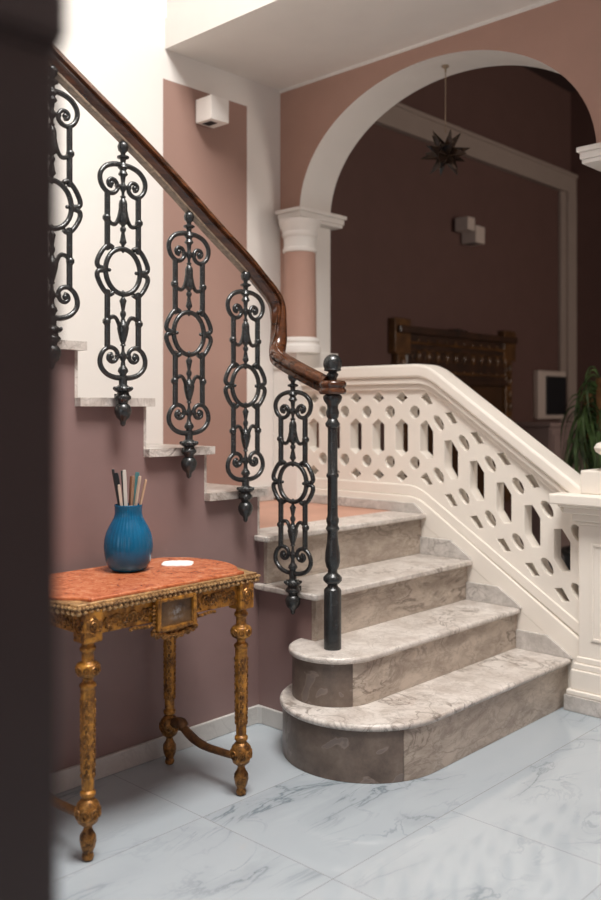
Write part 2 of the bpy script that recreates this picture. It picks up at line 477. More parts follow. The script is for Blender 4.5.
# dark out-of-focus post close to the camera
bm = B(1.60, 1.9380, -2.42, -2.0590, 0, 1.425)
box(bm, 1.60, 1.9400, -2.42, -2.0570, 1.425, 1.432)
prism(bm, [(1.60, -2.42), (1.9420, -2.42), (1.9420, -2.0550), (1.60, -2.0550)], 1.432, 1.9, 'z')
struct(obj('trim_4', bm, 'jamb', smooth=0, bevel=.004))

# ------------------------------------------------------------------ lower flight
st = thing('staircase', 'lower flight of four grey marble steps with rounded bottom ends', 'stairs', (.4, .5, 0))
def S(o): o.parent = st; o.matrix_parent_inverse = Matrix.Translation((-.4, -.5, 0)); return o

def curl(cx, cy, r, xf, y_end):
    """outline of a step with straight front x=xf and a round end that meets the wall y=0"""
    a0 = math.acos(min(1, (xf-cx)/r)) if xf < cx+r else 0
    pts = [(xf, y_end)]
    a_end = -PI+math.asin(min(1, cy/r))
    for k in range(33):
        a = -a0+(a_end+a0)*k/32
        pts.append((cx+r*math.cos(a), cy+r*math.sin(a)))
    return pts

YB = .985
def slab(pts, z0, z1, name, mat, bev):
    bm = prism(bmesh.new(), pts, z0, z1, 'z')
    return S(obj(name, bm, mat, smooth=40, bevel=bev, seg=3))
NT = .022
# step 1
c1 = (.475, .06, .290); c2 = (.383, .008, .154)
slab(curl(c1[0], c1[1], c1[2]+.010, NX[1]-.008, YB) + [(.12, 0.002), (.12, .05), (.5, .05), (.5, YB)], Z[1]-NT, Z[1], 'tread', 'tread', .009)
p = curl(c1[0], c1[1], c1[2], RX[1], YB); m = 6
slab(p[m:] + [(.2, 0.), (.3, .1)], 0, Z[1]-NT, 'curved_riser', 'brown_stone', .002)
slab(p[:m+1] + [(.60, .04), (.52, .101), (.52, YB)], 0, Z[1]-NT, 'riser', 'riser', .002)
# step 2
slab(curl(c2[0], c2[1], c2[2]+.013, NX[2]-.008, YB) + [(.20, .002), (.20, .03), (.28, .03), (.28, YB)], Z[2]-NT, Z[2], 'tread', 'tread', .009)
p = curl(c2[0], c2[1], c2[2], RX[2], YB); m = 6
slab(p[m:] + [(.23, 0.), (.3, .015)], Z[1], Z[2]-NT, 'curved_riser', 'brown_stone', .002)
slab(p[:m+1] + [(.40, .016), (.30, .016), (.30, YB)], Z[1], Z[2]-NT, 'riser', 'riser', .002)
# steps 3 and 4
slab([(0.004, -.03), (NX[3]-.008, -.03), (NX[3], -.022), (NX[3], YB), (.04, YB), (.04, 0), (.004, 0)], Z[3]-NT, Z[3], 'tread', 'tread', .009)
slab([(RX[3], .0), (RX[3], YB), (RX[3]-.02, YB), (RX[3]-.02, .0)], Z[2], Z[3]-NT, 'riser', 'riser', .002)
slab([(0.004, -.03), (NX[4]-.008, -.03), (NX[4], -.022), (NX[4], YB), (-.12, YB), (-.12, .0), (.004, 0)], Z[4]-NT, Z[4], 'tread', 'tread', .009)
slab([(RX[4], .0), (RX[4], YB), (RX[4]-.02, YB), (RX[4]-.02, .0)], Z[3], Z[4]-NT, 'riser', 'riser', .002)
# stepped skirting against the balustrade
for k in (1, 2, 3):
    b = RX[k+1]
    bm = prism(bmesh.new(), [(b, Z[k]), (NX[k]-.004, Z[k]), (NX[k]-.012, Z[k]+.012), (NX[k]-.115, Z[k]+.077), (b, Z[k]+.077)], .972, .986, 'y')
    S(obj('skirting', bm, 'skirting', smooth=0, bevel=.002))
bm = prism(bmesh.new(), [(-.70, Z[4]), (.070, Z[4]), (.01, Z[4]+.044), (-.70, Z[4]+.044)], .972, .986, 'y')
S(obj('skirting', bm, 'skirting', smooth=0, bevel=.002))

# ------------------------------------------------------------------ upper flight
uf = thing('staircase', 'upper flight of marble treads climbing above the mauve wall', 'stairs', (0, -1, 0))
def U(o): o.parent = uf; o.matrix_parent_inverse = Matrix.Translation((0, 1, 0)); return o
for k in range(7):
    yb = UY[k+1]+.002 if k < 6 else -2.3
    yf = UY[k]+.026
    bm = prism(bmesh.new(), [(UL+.001, yf), (.030, yf), (.030, yb), (0.002, yb), (0.002, UY[k+1]+.001 if k < 6 else yb), (UL+.001, UY[k+1]+.001 if k < 6 else yb)], UZ[k]-.028, UZ[k], 'z')
    U(obj('tread', bm, 'tread', bevel=.009, seg=3))
for k in range(7):
    zb = Z[4] if k == 0 else UZ[k-1]
    U(obj('riser', B(UL+.001, -.001, UY[k], UY[k]+.012, zb, UZ[k]-.028), 'tread', smooth=0))
U(obj('skirting', B(UL+.001, UL+.014, .008, .93, Z[4], Z[4]+.075), 'skirting', smooth=0, bevel=.002))

# ------------------------------------------------------------------ balustrade
bal = thing('balustrade', 'cream pierced masonry balustrade with hexagon and round openings', 'balustrade', (0, 1, 0))
def BL(o): o.parent = bal; o.matrix_parent_inverse = Matrix.Translation((0, -1, 0)); return o
XB, SL = .055, .65
def sh(x, w): return (x, w - SL*max(0, x-XB))
def hole(cx, cz, pts):
    out = []
    n = len(pts)
    for i in range(n):
        a, b = pts[i], pts[(i+1) % n]
        for k in range(4):
            t = k/4
            out.append(sh(cx+a[0]+(b[0]-a[0])*t, cz+a[1]+(b[1]-a[1])*t))
    return out
HEX = [(0, .087), (.036, .060), (.036, -.060), (0, -.087), (-.036, -.060), (-.036, .060)]
DIA = [(0, .028), (.034, 0), (0, -.028), (-.034, 0)]
CIR = [(.0285*math.cos(2*PI*k/14), .030*math.sin(2*PI*k/14)) for k in range(14)]
holes = []
hxs = [-.632, -.493, -.354, -.215, -.077, .064, .197, .330, .463, .597, .730]
cxs = [-.570, -.426, -.287, -.146, -.003, .130, .263, .397, .530, .664, .797]
for x in hxs:
    holes.append(hole(x, 1.051, HEX)); holes.append(hole(x, 1.237, DIA)); holes.append(hole(x, .871, DIA))
for x in cxs:
    holes.append(hole(x, 1.170, CIR)); holes.append(hole(x, .935, CIR))
PX1 = .86
def top(x): return 1.30-.675*max(0, x-.09)
outer = [(-.70, 0), (PX1, 0), (PX1, top(PX1)), (.09, 1.30), (-.70, 1.30)]
pan = BL(holed('pierced_panel', outer, holes, .060, 'plaster'))
pan.data.transform(Matrix.Translation((0, 1.003, 0)))
# moulded coping swept along flat and slope
def path_c(z0, xb, m, x0=-.70, x1=.80):
    pts = [(x0, z0), (xb-.10, z0)]
    for k in range(9):
        x = xb-.06+.12*k/8; t = (k/8)
        pts.append((x, z0 - m*.12*(t*t)/2))
    zl = pts[-1][1]; xl = pts[-1][0]
    pts.append((x1, zl-m*(x1-xl)))
    return pts
def band(name, z0, xb, m, lo, hi, ya, yb, mat='plaster', bev=.004, x1=.85, x0=-.70):
    pts = path_c(z0, xb, m, x0, x1)
    bm = bmesh.new()
    poly = [(x, z+hi) for x, z in pts] + [(x, z+lo) for x, z in pts[::-1]]
    prism(bm, poly, ya, yb, 'y')
    return bm
bm = band('c', 1.39, .085, .69, -.062, 0, .958, 1.092)
t2 = band('c', 1.39, .085, .69, -.092, -.062, .972, 1.080)
t3 = band('c', 1.39, .085, .69, -.118, -.092, .987, 1.066)
cp = BL(obj('coping', bm, 'plaster', smooth=40, bevel=.012, seg=4))
o = obj('coping_moulding', t2, 'plaster', cp, smooth=40, bevel=.006, seg=3)
o = obj('coping_moulding', t3, 'plaster', cp, smooth=40, bevel=.004, seg=2)
# base mouldings
bm = band('b', .835, .015, .635, -.050, 0, .994, 1.004)
BL(obj('base_moulding', bm, 'plaster', smooth=40, bevel=.004))
bm = band('b', .785, .02, .650, -.10, 0, .985, 1.004)
BL(obj('base_moulding', bm, 'plaster', smooth=40, bevel=.004))
pts = path_c(.70, .03, .655)
bm = prism(bmesh.new(), [(x, z) for x, z in pts] + [(.80, 0), (-.70, 0)], .986, 1.003, 'y')
BL(obj('base_wall', bm, 'plaster', smooth=0))

# ------------------------------------------------------------------ right pedestal
pd = thing('pedestal', 'cream panelled pedestal at the foot of the balustrade', 'pedestal', (1.02, 1.03, 0))
def PD(o, par=None):
    o.parent = par or pd
    if not par: o.matrix_parent_inverse = Matrix.Translation((-1.02, -1.03, 0))
    return o
PXL, PXR, PYF, PYB = .822, 1.23, .958, 1.10
PD(obj('shaft', B(PXL, PXR, PYF, PYB, .10, .73), 'plaster', smooth=0, bevel=.004))
bm = bmesh.new()
for i, (z0, z1, d) in enumerate([(.062, .082, .035), (.082, .16, .022), (.16, .185, .015), (.185, .21, .006)]):
    box(bm, PXL-d, PXR+d, PYF-d, PYB+d, z0, z1)
PD(obj('base', bm, 'plaster', smooth=0, bevel=.004))
PD(obj('skirting', B(PXL-.042, PXR+.04, PYF-.042, PYB+.03, 0, .062), 'skirting', smooth=0, bevel=.003))
bm = bmesh.new()
for z0, z1, d in [(.73, .745, .010), (.745, .775, .020), (.775, .80, .045), (.80, .812, .060), (.812, .852, .085)]:
    box(bm, PXL-d, PXR+d, PYF-d, PYB+d, z0, z1)
PD(obj('cap', bm, 'plaster', smooth=0, bevel=.006, seg=3))
bm = B(PXL+.012, PXR-.012, PYF-.01, PYB-.004, .852, .945)
fin = PD(obj('finial_block', bm, 'plaster', smooth=0, bevel=.006))
bm = lathe(bmesh.new(), [(.10, .945), (.105, .955), (.085, .965), (.06, .975), (.055, .985), (.095, 1.0), (.125, 1.02), (.13, 1.035), (.12, 1.05), (.09, 1.062)], (1.0, 1.02, 0), 28)
obj('finial', bm, 'plaster', fin)
bm = bmesh.new()
for a in ((.875, .885, .28, .66), (1.165, 1.175, .28, .66)): box(bm, a[0], a[1], PYF-.006, PYF+.002, a[2], a[3])
box(bm, .885, 1.165, PYF-.006, PYF+.002, .28, .29); box(bm, .885, 1.165, PYF-.006, PYF+.002, .65, .66)
PD(obj('panel_frame', bm, 'plaster', smooth=0, bevel=.002))

# ------------------------------------------------------------------ columns of the arch
def column(cx, label, mir):
    t = thing('column', label, 'column', (cx, 1.0, .71), group='round columns carrying the arch')
    def C(o): o.parent = t; o.matrix_parent_inverse = Matrix.Translation((-cx, -1.0, -.71)); return o
    bm = lathe(bmesh.new(), [(.086, 1.535), (.085, 1.7), (.081, 2.02)], (cx, 1.0, 0), 32)
    C(obj('shaft', bm, 'pink'))
    bm = lathe(bmesh.new(), [(.084, 1.985), (.089, 1.99), (.089, 2.005), (.083, 2.01), (.083, 2.06), (.090, 2.068), (.093, 2.08), (.090, 2.09), (.104, 2.125), (.110, 2.14), (.110, 2.15)], (cx, 1.0, 0), 32)
    C(obj('capital', bm, 'white'))
    ax0, ax1 = (cx-.095, cx+.056) if not mir else (.842, cx+.3)
    bm = bmesh.new()
    for z0, z1, d in [(2.145, 2.162, 0), (2.162, 2.19, .006), (2.19, 2.21, .016)]:
        box(bm, ax0-d, ax1+d, .945-d, 1.275+d, z0, z1)
    C(obj('abacus', bm, 'white', smooth=0, bevel=.003))
    bm = lathe(bmesh.new(), [(.108, 1.47), (.111, 1.485), (.108, 1.505), (.098, 1.513), (.096, 1.52), (.101, 1.53), (.098, 1.543), (.088, 1.55)], (cx, 1.0, 0), 32)
    C(obj('base', bm, 'white'))
    px0, px1 = (-.857, -.69) if not mir else (1.0, 1.2)
    C(obj('plinth', B(px0, px1, .935, 1.26, 1.39, 1.478), 'white', smooth=0, bevel=.004))
    C(obj('pier', B(px0-.009 if not mir else px0, px1-.005, .945, 1.25, .72, 1.39), 'white', smooth=0, bevel=.004))
    return t
column(-.727, 'pink column with white capital left of the arch beside the stairs', False)
column(1.03, 'column at the right edge, only its white capital in view', True)
struct(obj('trim_5', B(-.70, -.672, 1.09, 1.2, .72, 1.38), 'pink', smooth=0))

# ------------------------------------------------------------------ railing
rail = thing('stair_railing', 'stair railing of curved walnut handrail on scrolled black iron balusters', 'railing', (.4, -.03, Z[2]))
RINV = Matrix.Translation((-.4, .03, -Z[2]))
def R(o): o.parent = rail; o.matrix_parent_inverse = RINV; return o
path = [(.05, -1.75, 2.79), (.05, -1.35, 2.525), (.05, -.915, 2.246), (.05, -.656, 2.087), (.05, -.523, 2.003), (.05, -.386, 1.908), (.05, -.263, 1.822), (.05, -.122, 1.728),
        (.05, -.045, 1.668), (.052, .018, 1.616), (.058, .043, 1.573), (.062, .046, 1.51), (.066, .042, 1.447), (.080, .018, 1.403), (.118, -.018, 1.378), (.180, -.036, 1.352), (.27, -.040, 1.313), (.355, -.035, 1.277), (.375, -.033, 1.27)]
sp = smooth_path(path, 6)
sect = [(-.012, -.030), (.012, -.030), (.018, -.024), (.020, -.013), (.026, -.008), (.0205, -.004), (.0205, .002), (.0305, .006), (.030, .014), (.024, .023), (.013, .029), (0, .031),
        (-.013, .029), (-.024, .023), (-.030, .014), (-.0305, .006), (-.0205, .002), (-.0205, -.004), (-.026, -.008), (-.020, -.013), (-.018, -.024)]
sides = []
for i, q in enumerate(sp):
    # the sideways direction turns from +x to -y... where the rail turns the corner
    t = min(1, max(0, (i-8*6)/(6*6.)))
    a = -PI/2*t*t*(3-2*t)
    sides.append((math.cos(a), math.sin(a), 0))
hr = R(obj('handrail', sweep(bmesh.new(), sp, sect, sides), 'wood', smooth=50))
us = [(-.016, -.036), (.016, -.036), (.016, -.029), (-.016, -.029)]
n1 = 7*6+3
obj('under_strip', sweep(bmesh.new(), sp[:n1], us, sides[:n1]), 'wood_pale', hr, smooth=0).matrix_parent_inverse = Matrix()

def bal_parts(shorten=0.):
    """one cast baluster in its own u-z plane; z=0 at the bottom tip; u along y"""
    K = .918/842; UF = 1.2; TF = 1.15
    def z(v): return (868-v)*K
    P = {}
    W = lambda u, v, d=0.: (d, u*K*UF, z(v))
    zc = z(411)
    # spindle: ball, collars, drops, top half and mirrored bottom half
    bm = bmesh.new()
    top_prof = [(5, 26), (13, 31), (17, 42), (14, 54), (8, 60), (7, 66), (18, 71), (18, 76), (9, 80), (8, 90), (13, 97), (16, 104), (9, 112), (12, 118), (15, 124), (8, 131), (6, 150), (10, 158), (10, 168), (5, 176), (4, 190)]
    low = [(4, 632), (5, 648), (10, 656), (10, 668), (6, 676), (8, 690), (14, 698), (16, 706), (10, 714), (10, 722), (13, 728), (12, 752)]
    lathe(bm, [(r*K, z(v)) for r, v in reversed(top_prof)], (0, 0, 0), 12)
    lo_bm = bmesh.new()
    lathe(lo_bm, [(r*K, z(v)) for r, v in reversed(low)], (0, 0, 0), 12)
    hi_bm = bm
    for s in (1, -1):
        bm = hi_bm if s == 1 else lo_bm                                   # tulip and drop, toward the ring
        def zz(v): return z(v) if s == 1 else 2*zc-z(v)
        pr = [(5, 186), (9, 190), (6, 195), (11, 203), (13, 212), (13, 230), (16, 252), (17, 262), (13, 269), (7, 274), (5, 278), (9, 283), (9, 290), (5, 296), (9, 318), (11, 325), (5, 334), (3, 350)]
        if s == -1:
            pr = [(5, 190), (9, 193), (6, 198), (10, 208), (15, 228), (18, 244), (14, 256), (8, 264), (5, 274), (9, 282), (9, 289), (5, 296), (9, 318), (11, 325), (5, 334), (3, 350)]
        L = [(r*K, zz(v)) for r, v in pr]
        L.sort(key=lambda q: q[1])
        lathe(bm, L, (0, 0, 0), 12)
        for e in (-1, 1):                               # arms from the tulip out to the bars
            pts = [(0, e*7*K*UF, zz(228)), (0, e*13*K*UF, zz(256)), (0, e*23*K*UF, zz(274)), (0, e*36*K*UF, zz(273)), (0, e*47*K*UF, zz(260))]
            tube(bm, smooth_path(pts, 4), 5.8*K*TF, 6)
            sphere(bm, (0, e*48*K*UF, zz(260)), 12.5*K, 10)
    P['spindle'] = hi_bm; P['lower_spindle'] = lo_bm
    # scrolls
    def scroll(s):
        b = bmesh.new()
        def zz(v): return z(v) if s == 1 else 2*zc-z(v)
        for e in (-1, 1):
            pts = [(3, 97), (24, 98), (48, 108), (64, 128), (67, 150), (59, 172), (43, 185), (27, 183), (17, 171), (17, 157)]
            pts2 = [(17, 157), (24, 146), (35, 144), (43, 152), (41, 163), (33, 166)]
            pp = smooth_path([(0, e*u*K*UF, zz(v)) for u, v in pts], 4)
            n = len(pp)
            tube(b, pp, [K*TF*(7.2-1.4*i/n) for i in range(n)], 8)
            tube(b, smooth_path([(0, e*u*K*UF, zz(v)) for u, v in pts2], 4), 5.6*K*TF, 8)
            sphere(b, (0, e*34*K*UF, zz(158)), 8.5*K, 8)
        tube(b, [(0, -22*K*UF, zz(160)), (0, 22*K*UF, zz(160))], 6*K, 8)
        return b
    P['scroll_top'] = scroll(1); P['scroll_bottom'] = scroll(-1)
    # oval ring with little leaf points
    b = bmesh.new()
    ring = [(0, 51*K*UF*math.sin(2*PI*k/36), zc+67*K*math.cos(2*PI*k/36)) for k in range(36)]
    tube(b, ring, 6.8*K*TF, 8, True)
    for u, v, du, dv in ((0, 67, 0, -1), (0, -67, 0, 1)):
        lathe(b, [(1*K, -14*K), (6*K, 0), (7*K, 6*K), (2*K, 12*K)] if dv > 0 else [(2*K, -12*K), (7*K, -6*K), (6*K, 0), (1*K, 14*K)], (0, 0, zc+v*K), 8)
    P['oval_ring'] = b
    # side bars with the ear-shaped double loops
    for e in (-1, 1):
        b = bmesh.new()
        tube(b, [(0, e*46*K*UF, z(182)), (0, e*46*K*UF, z(352))], 7.6*K*TF, 8)
        tube(b, [(0, e*46*K*UF, z(470)), (0, e*46*K*UF, z(640))], 7.6*K*TF, 8)
        for s in (1, -1):
            pts = [(30, 66), (42, 72), (56, 60), (68, 40), (75, 20), (72, 7), (58, 3), (50, 2)]
            tube(b, smooth_path([(0, e*u*K*UF, zc+s*v*K) for u, v in pts], 4), 6.6*K*TF, 8)
            sphere(b, (0, e*46*K*UF, zc+s*64*K), 8.5*K, 8)
        sphere(b, (0, e*58*K*UF, zc), 9*K, 8)
        sphere(b, (0, e*40*K*UF, zc), 6*K, 8)
        P['side_bar' + ('' if e < 0 else '_2')] = b
    # pendant finial in front of the tread end
    b = lathe(bmesh.new(), [(r*K, z(v)) for r, v in reversed([(8, 742), (16, 748), (26, 756), (26, 763), (17, 768), (19, 775), (24, 780), (24, 787), (16, 793), (14, 800), (20, 806), (25, 816), (25, 828), (19, 842), (10, 850), (8, 855), (8, 862), (3, 868)])], (0, 0, 0), 16)
    for k in range(8):
        a = 2*PI*k/8
        sphere(b, (25*K*math.cos(a), 25*K*math.sin(a), z(756)), 6*K, 6)
    P['pendant_finial'] = b
    b = bmesh.new(); box(b, -.034, 0, -9*K, 9*K, z(792), z(772)); P['fixing'] = b
    return P
proto = {}
first = None
BALS = [(.055, -.119, .772, 0), (.055, -.386, .947, 0), (.055, -.660, 1.130, 0), (.055, -.918, 1.305, 0), (.219, -.040, .447, -PI/2)]
parts = bal_parts()
made = {}
for k, (x, y, z0, rz) in enumerate(BALS):
    if k == 0:
        root = obj('baluster', parts.pop('spindle'), 'iron', smooth=60)
        kids = [obj(n.replace('_2', ''), b, 'iron', root, smooth=60) for n, b in parts.items()]
        src = root
    else:
        root = src.copy(); COL.objects.link(root)
        for c in kids:
            d = c.copy(); COL.objects.link(d); d.parent = root
    root.location = (x, y, z0); root.rotation_euler = (0, 0, rz)
    if rz: root.scale = (1, 1, .95)
    R(root)
# newel post
def nz(v): return Z[2]+(870-v)/2.903*.00346
npf = [(26, 870), (26, 868), (26, 700), (24, 696), (17, 690), (15, 684), (22, 678), (28, 671), (28, 663), (22, 656), (15, 650), (14, 640), (19, 632), (23, 615), (22, 590), (17, 560), (15.5, 530), (18, 526), (21, 521), (18, 515), (16, 510), (19, 500), (19, 492), (16, 486), (15.5, 478),
       (15, 374), (18, 371), (19, 367), (18, 362), (15, 359), (14.5, 236), (15, 228), (21, 223), (22, 215), (17, 208), (14, 202), (18, 195), (20, 183), (16, 172), (17, 162), (26, 150), (29, 140), (27, 134), (18, 130), (12, 120), (12, 84)]
bm = lathe(bmesh.new(), [(r/2.903*.0034, nz(v)) for r, v in npf], (.400, -.03, 0), 16)
nw = R(obj('newel_post', bm, 'iron', smooth=45))
bm = lathe(bmesh.new(), [(r/2.903*.0034, nz(v)) for r, v in [(12, 92), (13, 82), (17, 76), (17, 71), (13, 68), (13, 65), (25, 62), (26, 59), (24, 57), (27, 50), (28, 42), (27, 34), (23, 25), (17, 19), (9, 15), (2, 14)]], (.400, -.03, 0), 20)
obj('ball_finial', bm, 'iron', nw, smooth=60)
bm = lathe(bmesh.new(), [(r/2.903*.0034, nz(v)) for r, v in [(30, 131), (38, 130), (41, 124), (41, 117), (37, 113), (37, 110), (41, 106), (41, 98), (36, 92), (16, 90)]], (.400, -.03, 0), 28)
R(obj('rail_collar', bm, 'wood', smooth=60))

# ------------------------------------------------------------------ wall lamps
def wall_cube(name, label, x, y, z, s, mat='lampwhite', dx=None):
    t = thing(name, label, 'lamp', (x, y, z))
    dx = dx or s
    obj('shade', B(.012, dx+.012, -s/2, s/2, -s/2, s/2), mat, t, smooth=0, bevel=.002)
    obj('mount', B(0, .013, -s*.3, s*.3, -s*.3, s*.3), mat, t, smooth=0)
    obj('lens', B(.03, dx-.02, -s*.28, s*.1, -s/2-.002, -s/2+.005), 'black', t, smooth=0)
    return t
wall_cube('wall_lamp', 'white cube wall lamp on the pink panel above the handrail', UL, .468, 2.605, .112)
t = wall_cube('wall_lamp', 'white double cube wall lamp on the dark wall behind the arch', -1.3, 3.42, 2.478, .125, 'beige')
obj('upper_shade', B(.03, .14, -.175, -.080, .015, .110), 'beige', t, smooth=0, bevel=.002)

# ------------------------------------------------------------------ star lantern
star = thing('star_lantern', 'dark faceted glass star lantern hanging from the arch', 'lantern', (.087, 1.12, 2.368))
bm = bmesh.new(); bmesh.ops.create_icosphere(bm, subdivisions=1, radius=.046)
fr = bmesh.new()
base_faces = [[v.co.copy() for v in f.verts] for f in bm.faces]
bm.free(); bm = bmesh.new()
for tri in base_faces:
    c = sum(tri, Vector())/3
    tip = c.normalized()*(.112+.012*random.random())
    vs = [bm.verts.new(p) for p in tri]; tv = bm.verts.new(tip)
    for i in range(3):
        bm.faces.new((vs[i], vs[(i+1) % 3], tv))
        tube(fr, [tri[i], tip], [.0016, .0012], 4)
obj('glass_points', bm, 'star', star, smooth=0)
M['dark_brass'] = plain('dark_brass', (.07, .05, .035), .35, .8, bstr=0)
obj('metal_edges', fr, 'dark_brass', star, smooth=0)
bm = bmesh.new()
zt = AZ+AB-2.368
n = 18
for k in range(n):
    za = .095+(zt-.115)*k/n; zb = .095+(zt-.115)*(k+1.1)/n
    l = (zb-za)/2; zc_ = (za+zb)/2
    pts = [((.0035*math.sin(2*PI*j/10)) if k % 2 else 0, 0 if k % 2 else .0035*math.sin(2*PI*j/10), zc_+l*math.cos(2*PI*j/10)) for j in range(10)]
    tube(bm, pts, .0013, 4, True)
obj('chain', bm, 'brass', star)
obj('ceiling_hook', lathe(bmesh.new(), [(.004, zt-.03), (.005, zt-.015), (.016, zt-.008), (.018, zt+.004)], (0, 0, 0), 14), 'brass', star)

# ------------------------------------------------------------------ console table
TX, TY = .255, -.765
tb = thing('console_table', 'gilded carved console table with orange marble top under the stairs', 'table', (TX, TY, 0))
hx, hy = .175, .275               # leg offsets
PX_, NX_ = hx, hy
leg_prof = [(r*.82, z) for r, z in [(.010, 0), (.017, .004), (.020, .012), (.016, .022), (.022, .035), (.026, .052), (.025, .066), (.016, .080), (.013, .088), (.018, .094), (.018, .098)]]
leg_mid = [(.016, .168), (.0205, .172), (.0205, .180), (.014, .187), (.0155, .196)]
def leg(sx, sy):
    c = (sx*hx, sy*hy, 0)
    L = obj('leg', lathe(bmesh.new(), [(.0155, .190), (.016, .24), (.0185, .445), (.019, .455)], c, 24, wob=lambda a, z: 1+.07*abs(math.sin(4*a))), 'gold', tb, smooth=25)
    obj('foot', lathe(bmesh.new(), leg_prof, c, 20, wob=lambda a, z: 1+.05*math.cos(8*a)*(1 if .03 < z < .07 else 0)), 'gold_dark', L)
    b = lathe(bmesh.new(), [(.016, .094), (.026, .102), (.031, .118), (.032, .135), (.029, .150), (.020, .160), (.016, .164), (.018, .170)], c, 20)
    for k in range(8):                       # carved rosettes on the ball
        a = 2*PI*k/8
        p = (c[0]+.031*math.cos(a), c[1]+.031*math.sin(a), .128)
        ring = [(p[0]+.009*math.cos(t)*-math.sin(a), p[1]+.009*math.cos(t)*math.cos(a), p[2]+.012*math.sin(t)) for t in [2*PI*j/10 for j in range(10)]]
        tube(b, ring, .003, 5, True); sphere(b, p, .0045, 6)
    obj('carved_knob', b, 'gold_dark', L)
    obj('collar', lathe(bmesh.new(), leg_mid, c, 20), 'gold', L)
    b = lathe(bmesh.new(), [(.0185, .450), (.0205, .454), (.0225, .458), (.0225, .462), (.020, .466), (.0145, .470), (.0135, .476), (.016, .482), (.024, .485), (.029, .489), (.0305, .494), (.0305, .513), (.029, .517), (.025, .520), (.019, .522), (.0165, .526), (.0160, .545),
                           (.018, .549), (.0215, .553), (.0220, .558), (.0205, .562), (.0170, .565), (.0165, .577)], c, 24)
    obj('turned_ring', b, 'gold', L, smooth=50)
    b = bmesh.new()
    for k in range(9):
        a = 2*PI*k/9
        p = Vector((c[0]+.0305*math.cos(a), c[1]+.0305*math.sin(a), .5035))
        tube(b, [p+Vector((-math.sin(a)*.0075*math.cos(t), math.cos(a)*.0075*math.cos(t), .0085*math.sin(t))) for t in [2*PI*q/8 for q in range(8)]], .0022, 5, True)
        sphere(b, p, .0035, 6)
    obj('carving', b, 'gold_dark', L)
    # bellflower trail on the shaft
    b = bmesh.new()
    for f in range(4):
        a0 = PI/2*f+PI/4
        for j in range(8):
            z = .225+.026*j; r = .0155+.0025*(z-.2)/.25
            for e in (-1, 1):
                a = a0+e*.30
                sphere(b, (c[0]+r*math.cos(a), c[1]+r*math.sin(a), z), .0055-.0001*j, 6, 1.5)
            sphere(b, (c[0]+(r+.001)*math.cos(a0), c[1]+(r+.001)*math.sin(a0), z+.012), .0045, 6, 1.6)
    obj('carving', b, 'gold_dark', L)
    b = B(c[0]-.028, c[0]+.028, c[1]-.028, c[1]+.028, .575, .660)
    blk = obj('corner_block', b, 'gold', L, smooth=0, bevel=.004)
    b = bmesh.new()
    for nx, ny in ((sx, 0), (0, sy)):
        ctr = Vector((c[0]+nx*.028, c[1]+ny*.028, .619)); tv = Vector((-ny, nx, 0))
        for rr, w in ((.017, .003), (.009, .003)):
            tube(b, [ctr+tv*rr*math.cos(q)+Vector((0, 0, rr*1.15*math.sin(q))) for q in [2*PI*j/14 for j in range(14)]], w, 5, True)
        sphere(b, ctr, .006, 6)
        for q in range(6):
            sphere(b, ctr+tv*.022*math.cos(q*PI/3+.5)+Vector((0, 0, .024*math.sin(q*PI/3+.5))), .005, 6)
    obj('carving', b, 'gold_dark', L)
for sx, sy in ((1, 1), (1, -1), (-1, 1), (-1, -1)): leg(sx, sy)
# aprons
def swirl(b, c, tv, s, flip):
    pts = []
    for j in range(15):
        a = j/14*2.6*PI; r = s*(1-.8*j/14)
        pts.append(Vector(c)+Vector(tv)*(r*math.cos(a)*flip)+Vector((0, 0, r*math.sin(a))))
    tube(b, pts, [.0030+.0016*(1-j/14) for j in range(15)], 5)
def relief(b, n0, n1, tv, nv, length):
    """foliage scrolls along a board from n0 to n1"""
    A, Bv = Vector(n0), Vector(n1); d = Bv-A
    k = max(2, int(d.length/.026)); tvv = d.normalized()
    for i in range(k):
        c = A+d*((i+.5)/k)
        swirl(b, c+Vector((0, 0, .004*(1 if i % 2 else -1))), tvv, .0135, 1 if i % 2 else -1)
        for q in range(7):
            p = c+tvv*random.uniform(-.014, .014)+Vector((0, 0, random.uniform(-.018, .018)))
            sphere(b, p+Vector(nv)*.001, random.uniform(.003, .0055), 6, 1.2)
for s in (1, -1):
    b = B(s*hx-.012, s*hx+.012, -hy+.028, hy-.028, .592, .660)
    ap = obj('apron', b, 'gold', tb, smooth=0, bevel=.002)
    b = bmesh.new(); x = s*(hx+.012)
    relief(b, (x, -hy+.04, .619), (x, -.075, .619), 0, (s, 0, 0), 0)
    obj('carving', b, 'gold_dark', ap)
    b = bmesh.new()
    relief(b, (x, .075, .619), (x, hy-.04, .619), 0, (s, 0, 0), 0)
    obj('carving', b, 'gold_dark', ap)
    b = B(-hx+.028, hx-.028, s*hy-.012, s*hy+.012, .592, .660)
    ap = obj('apron', b, 'gold', tb, smooth=0, bevel=.002)
    b = bmesh.new(); y = s*(hy+.012)
    relief(b, (-hx+.04, y, .619), (hx-.04, y, .619), 0, (0, s, 0), 0)
    obj('carving', b, 'gold_dark', ap)
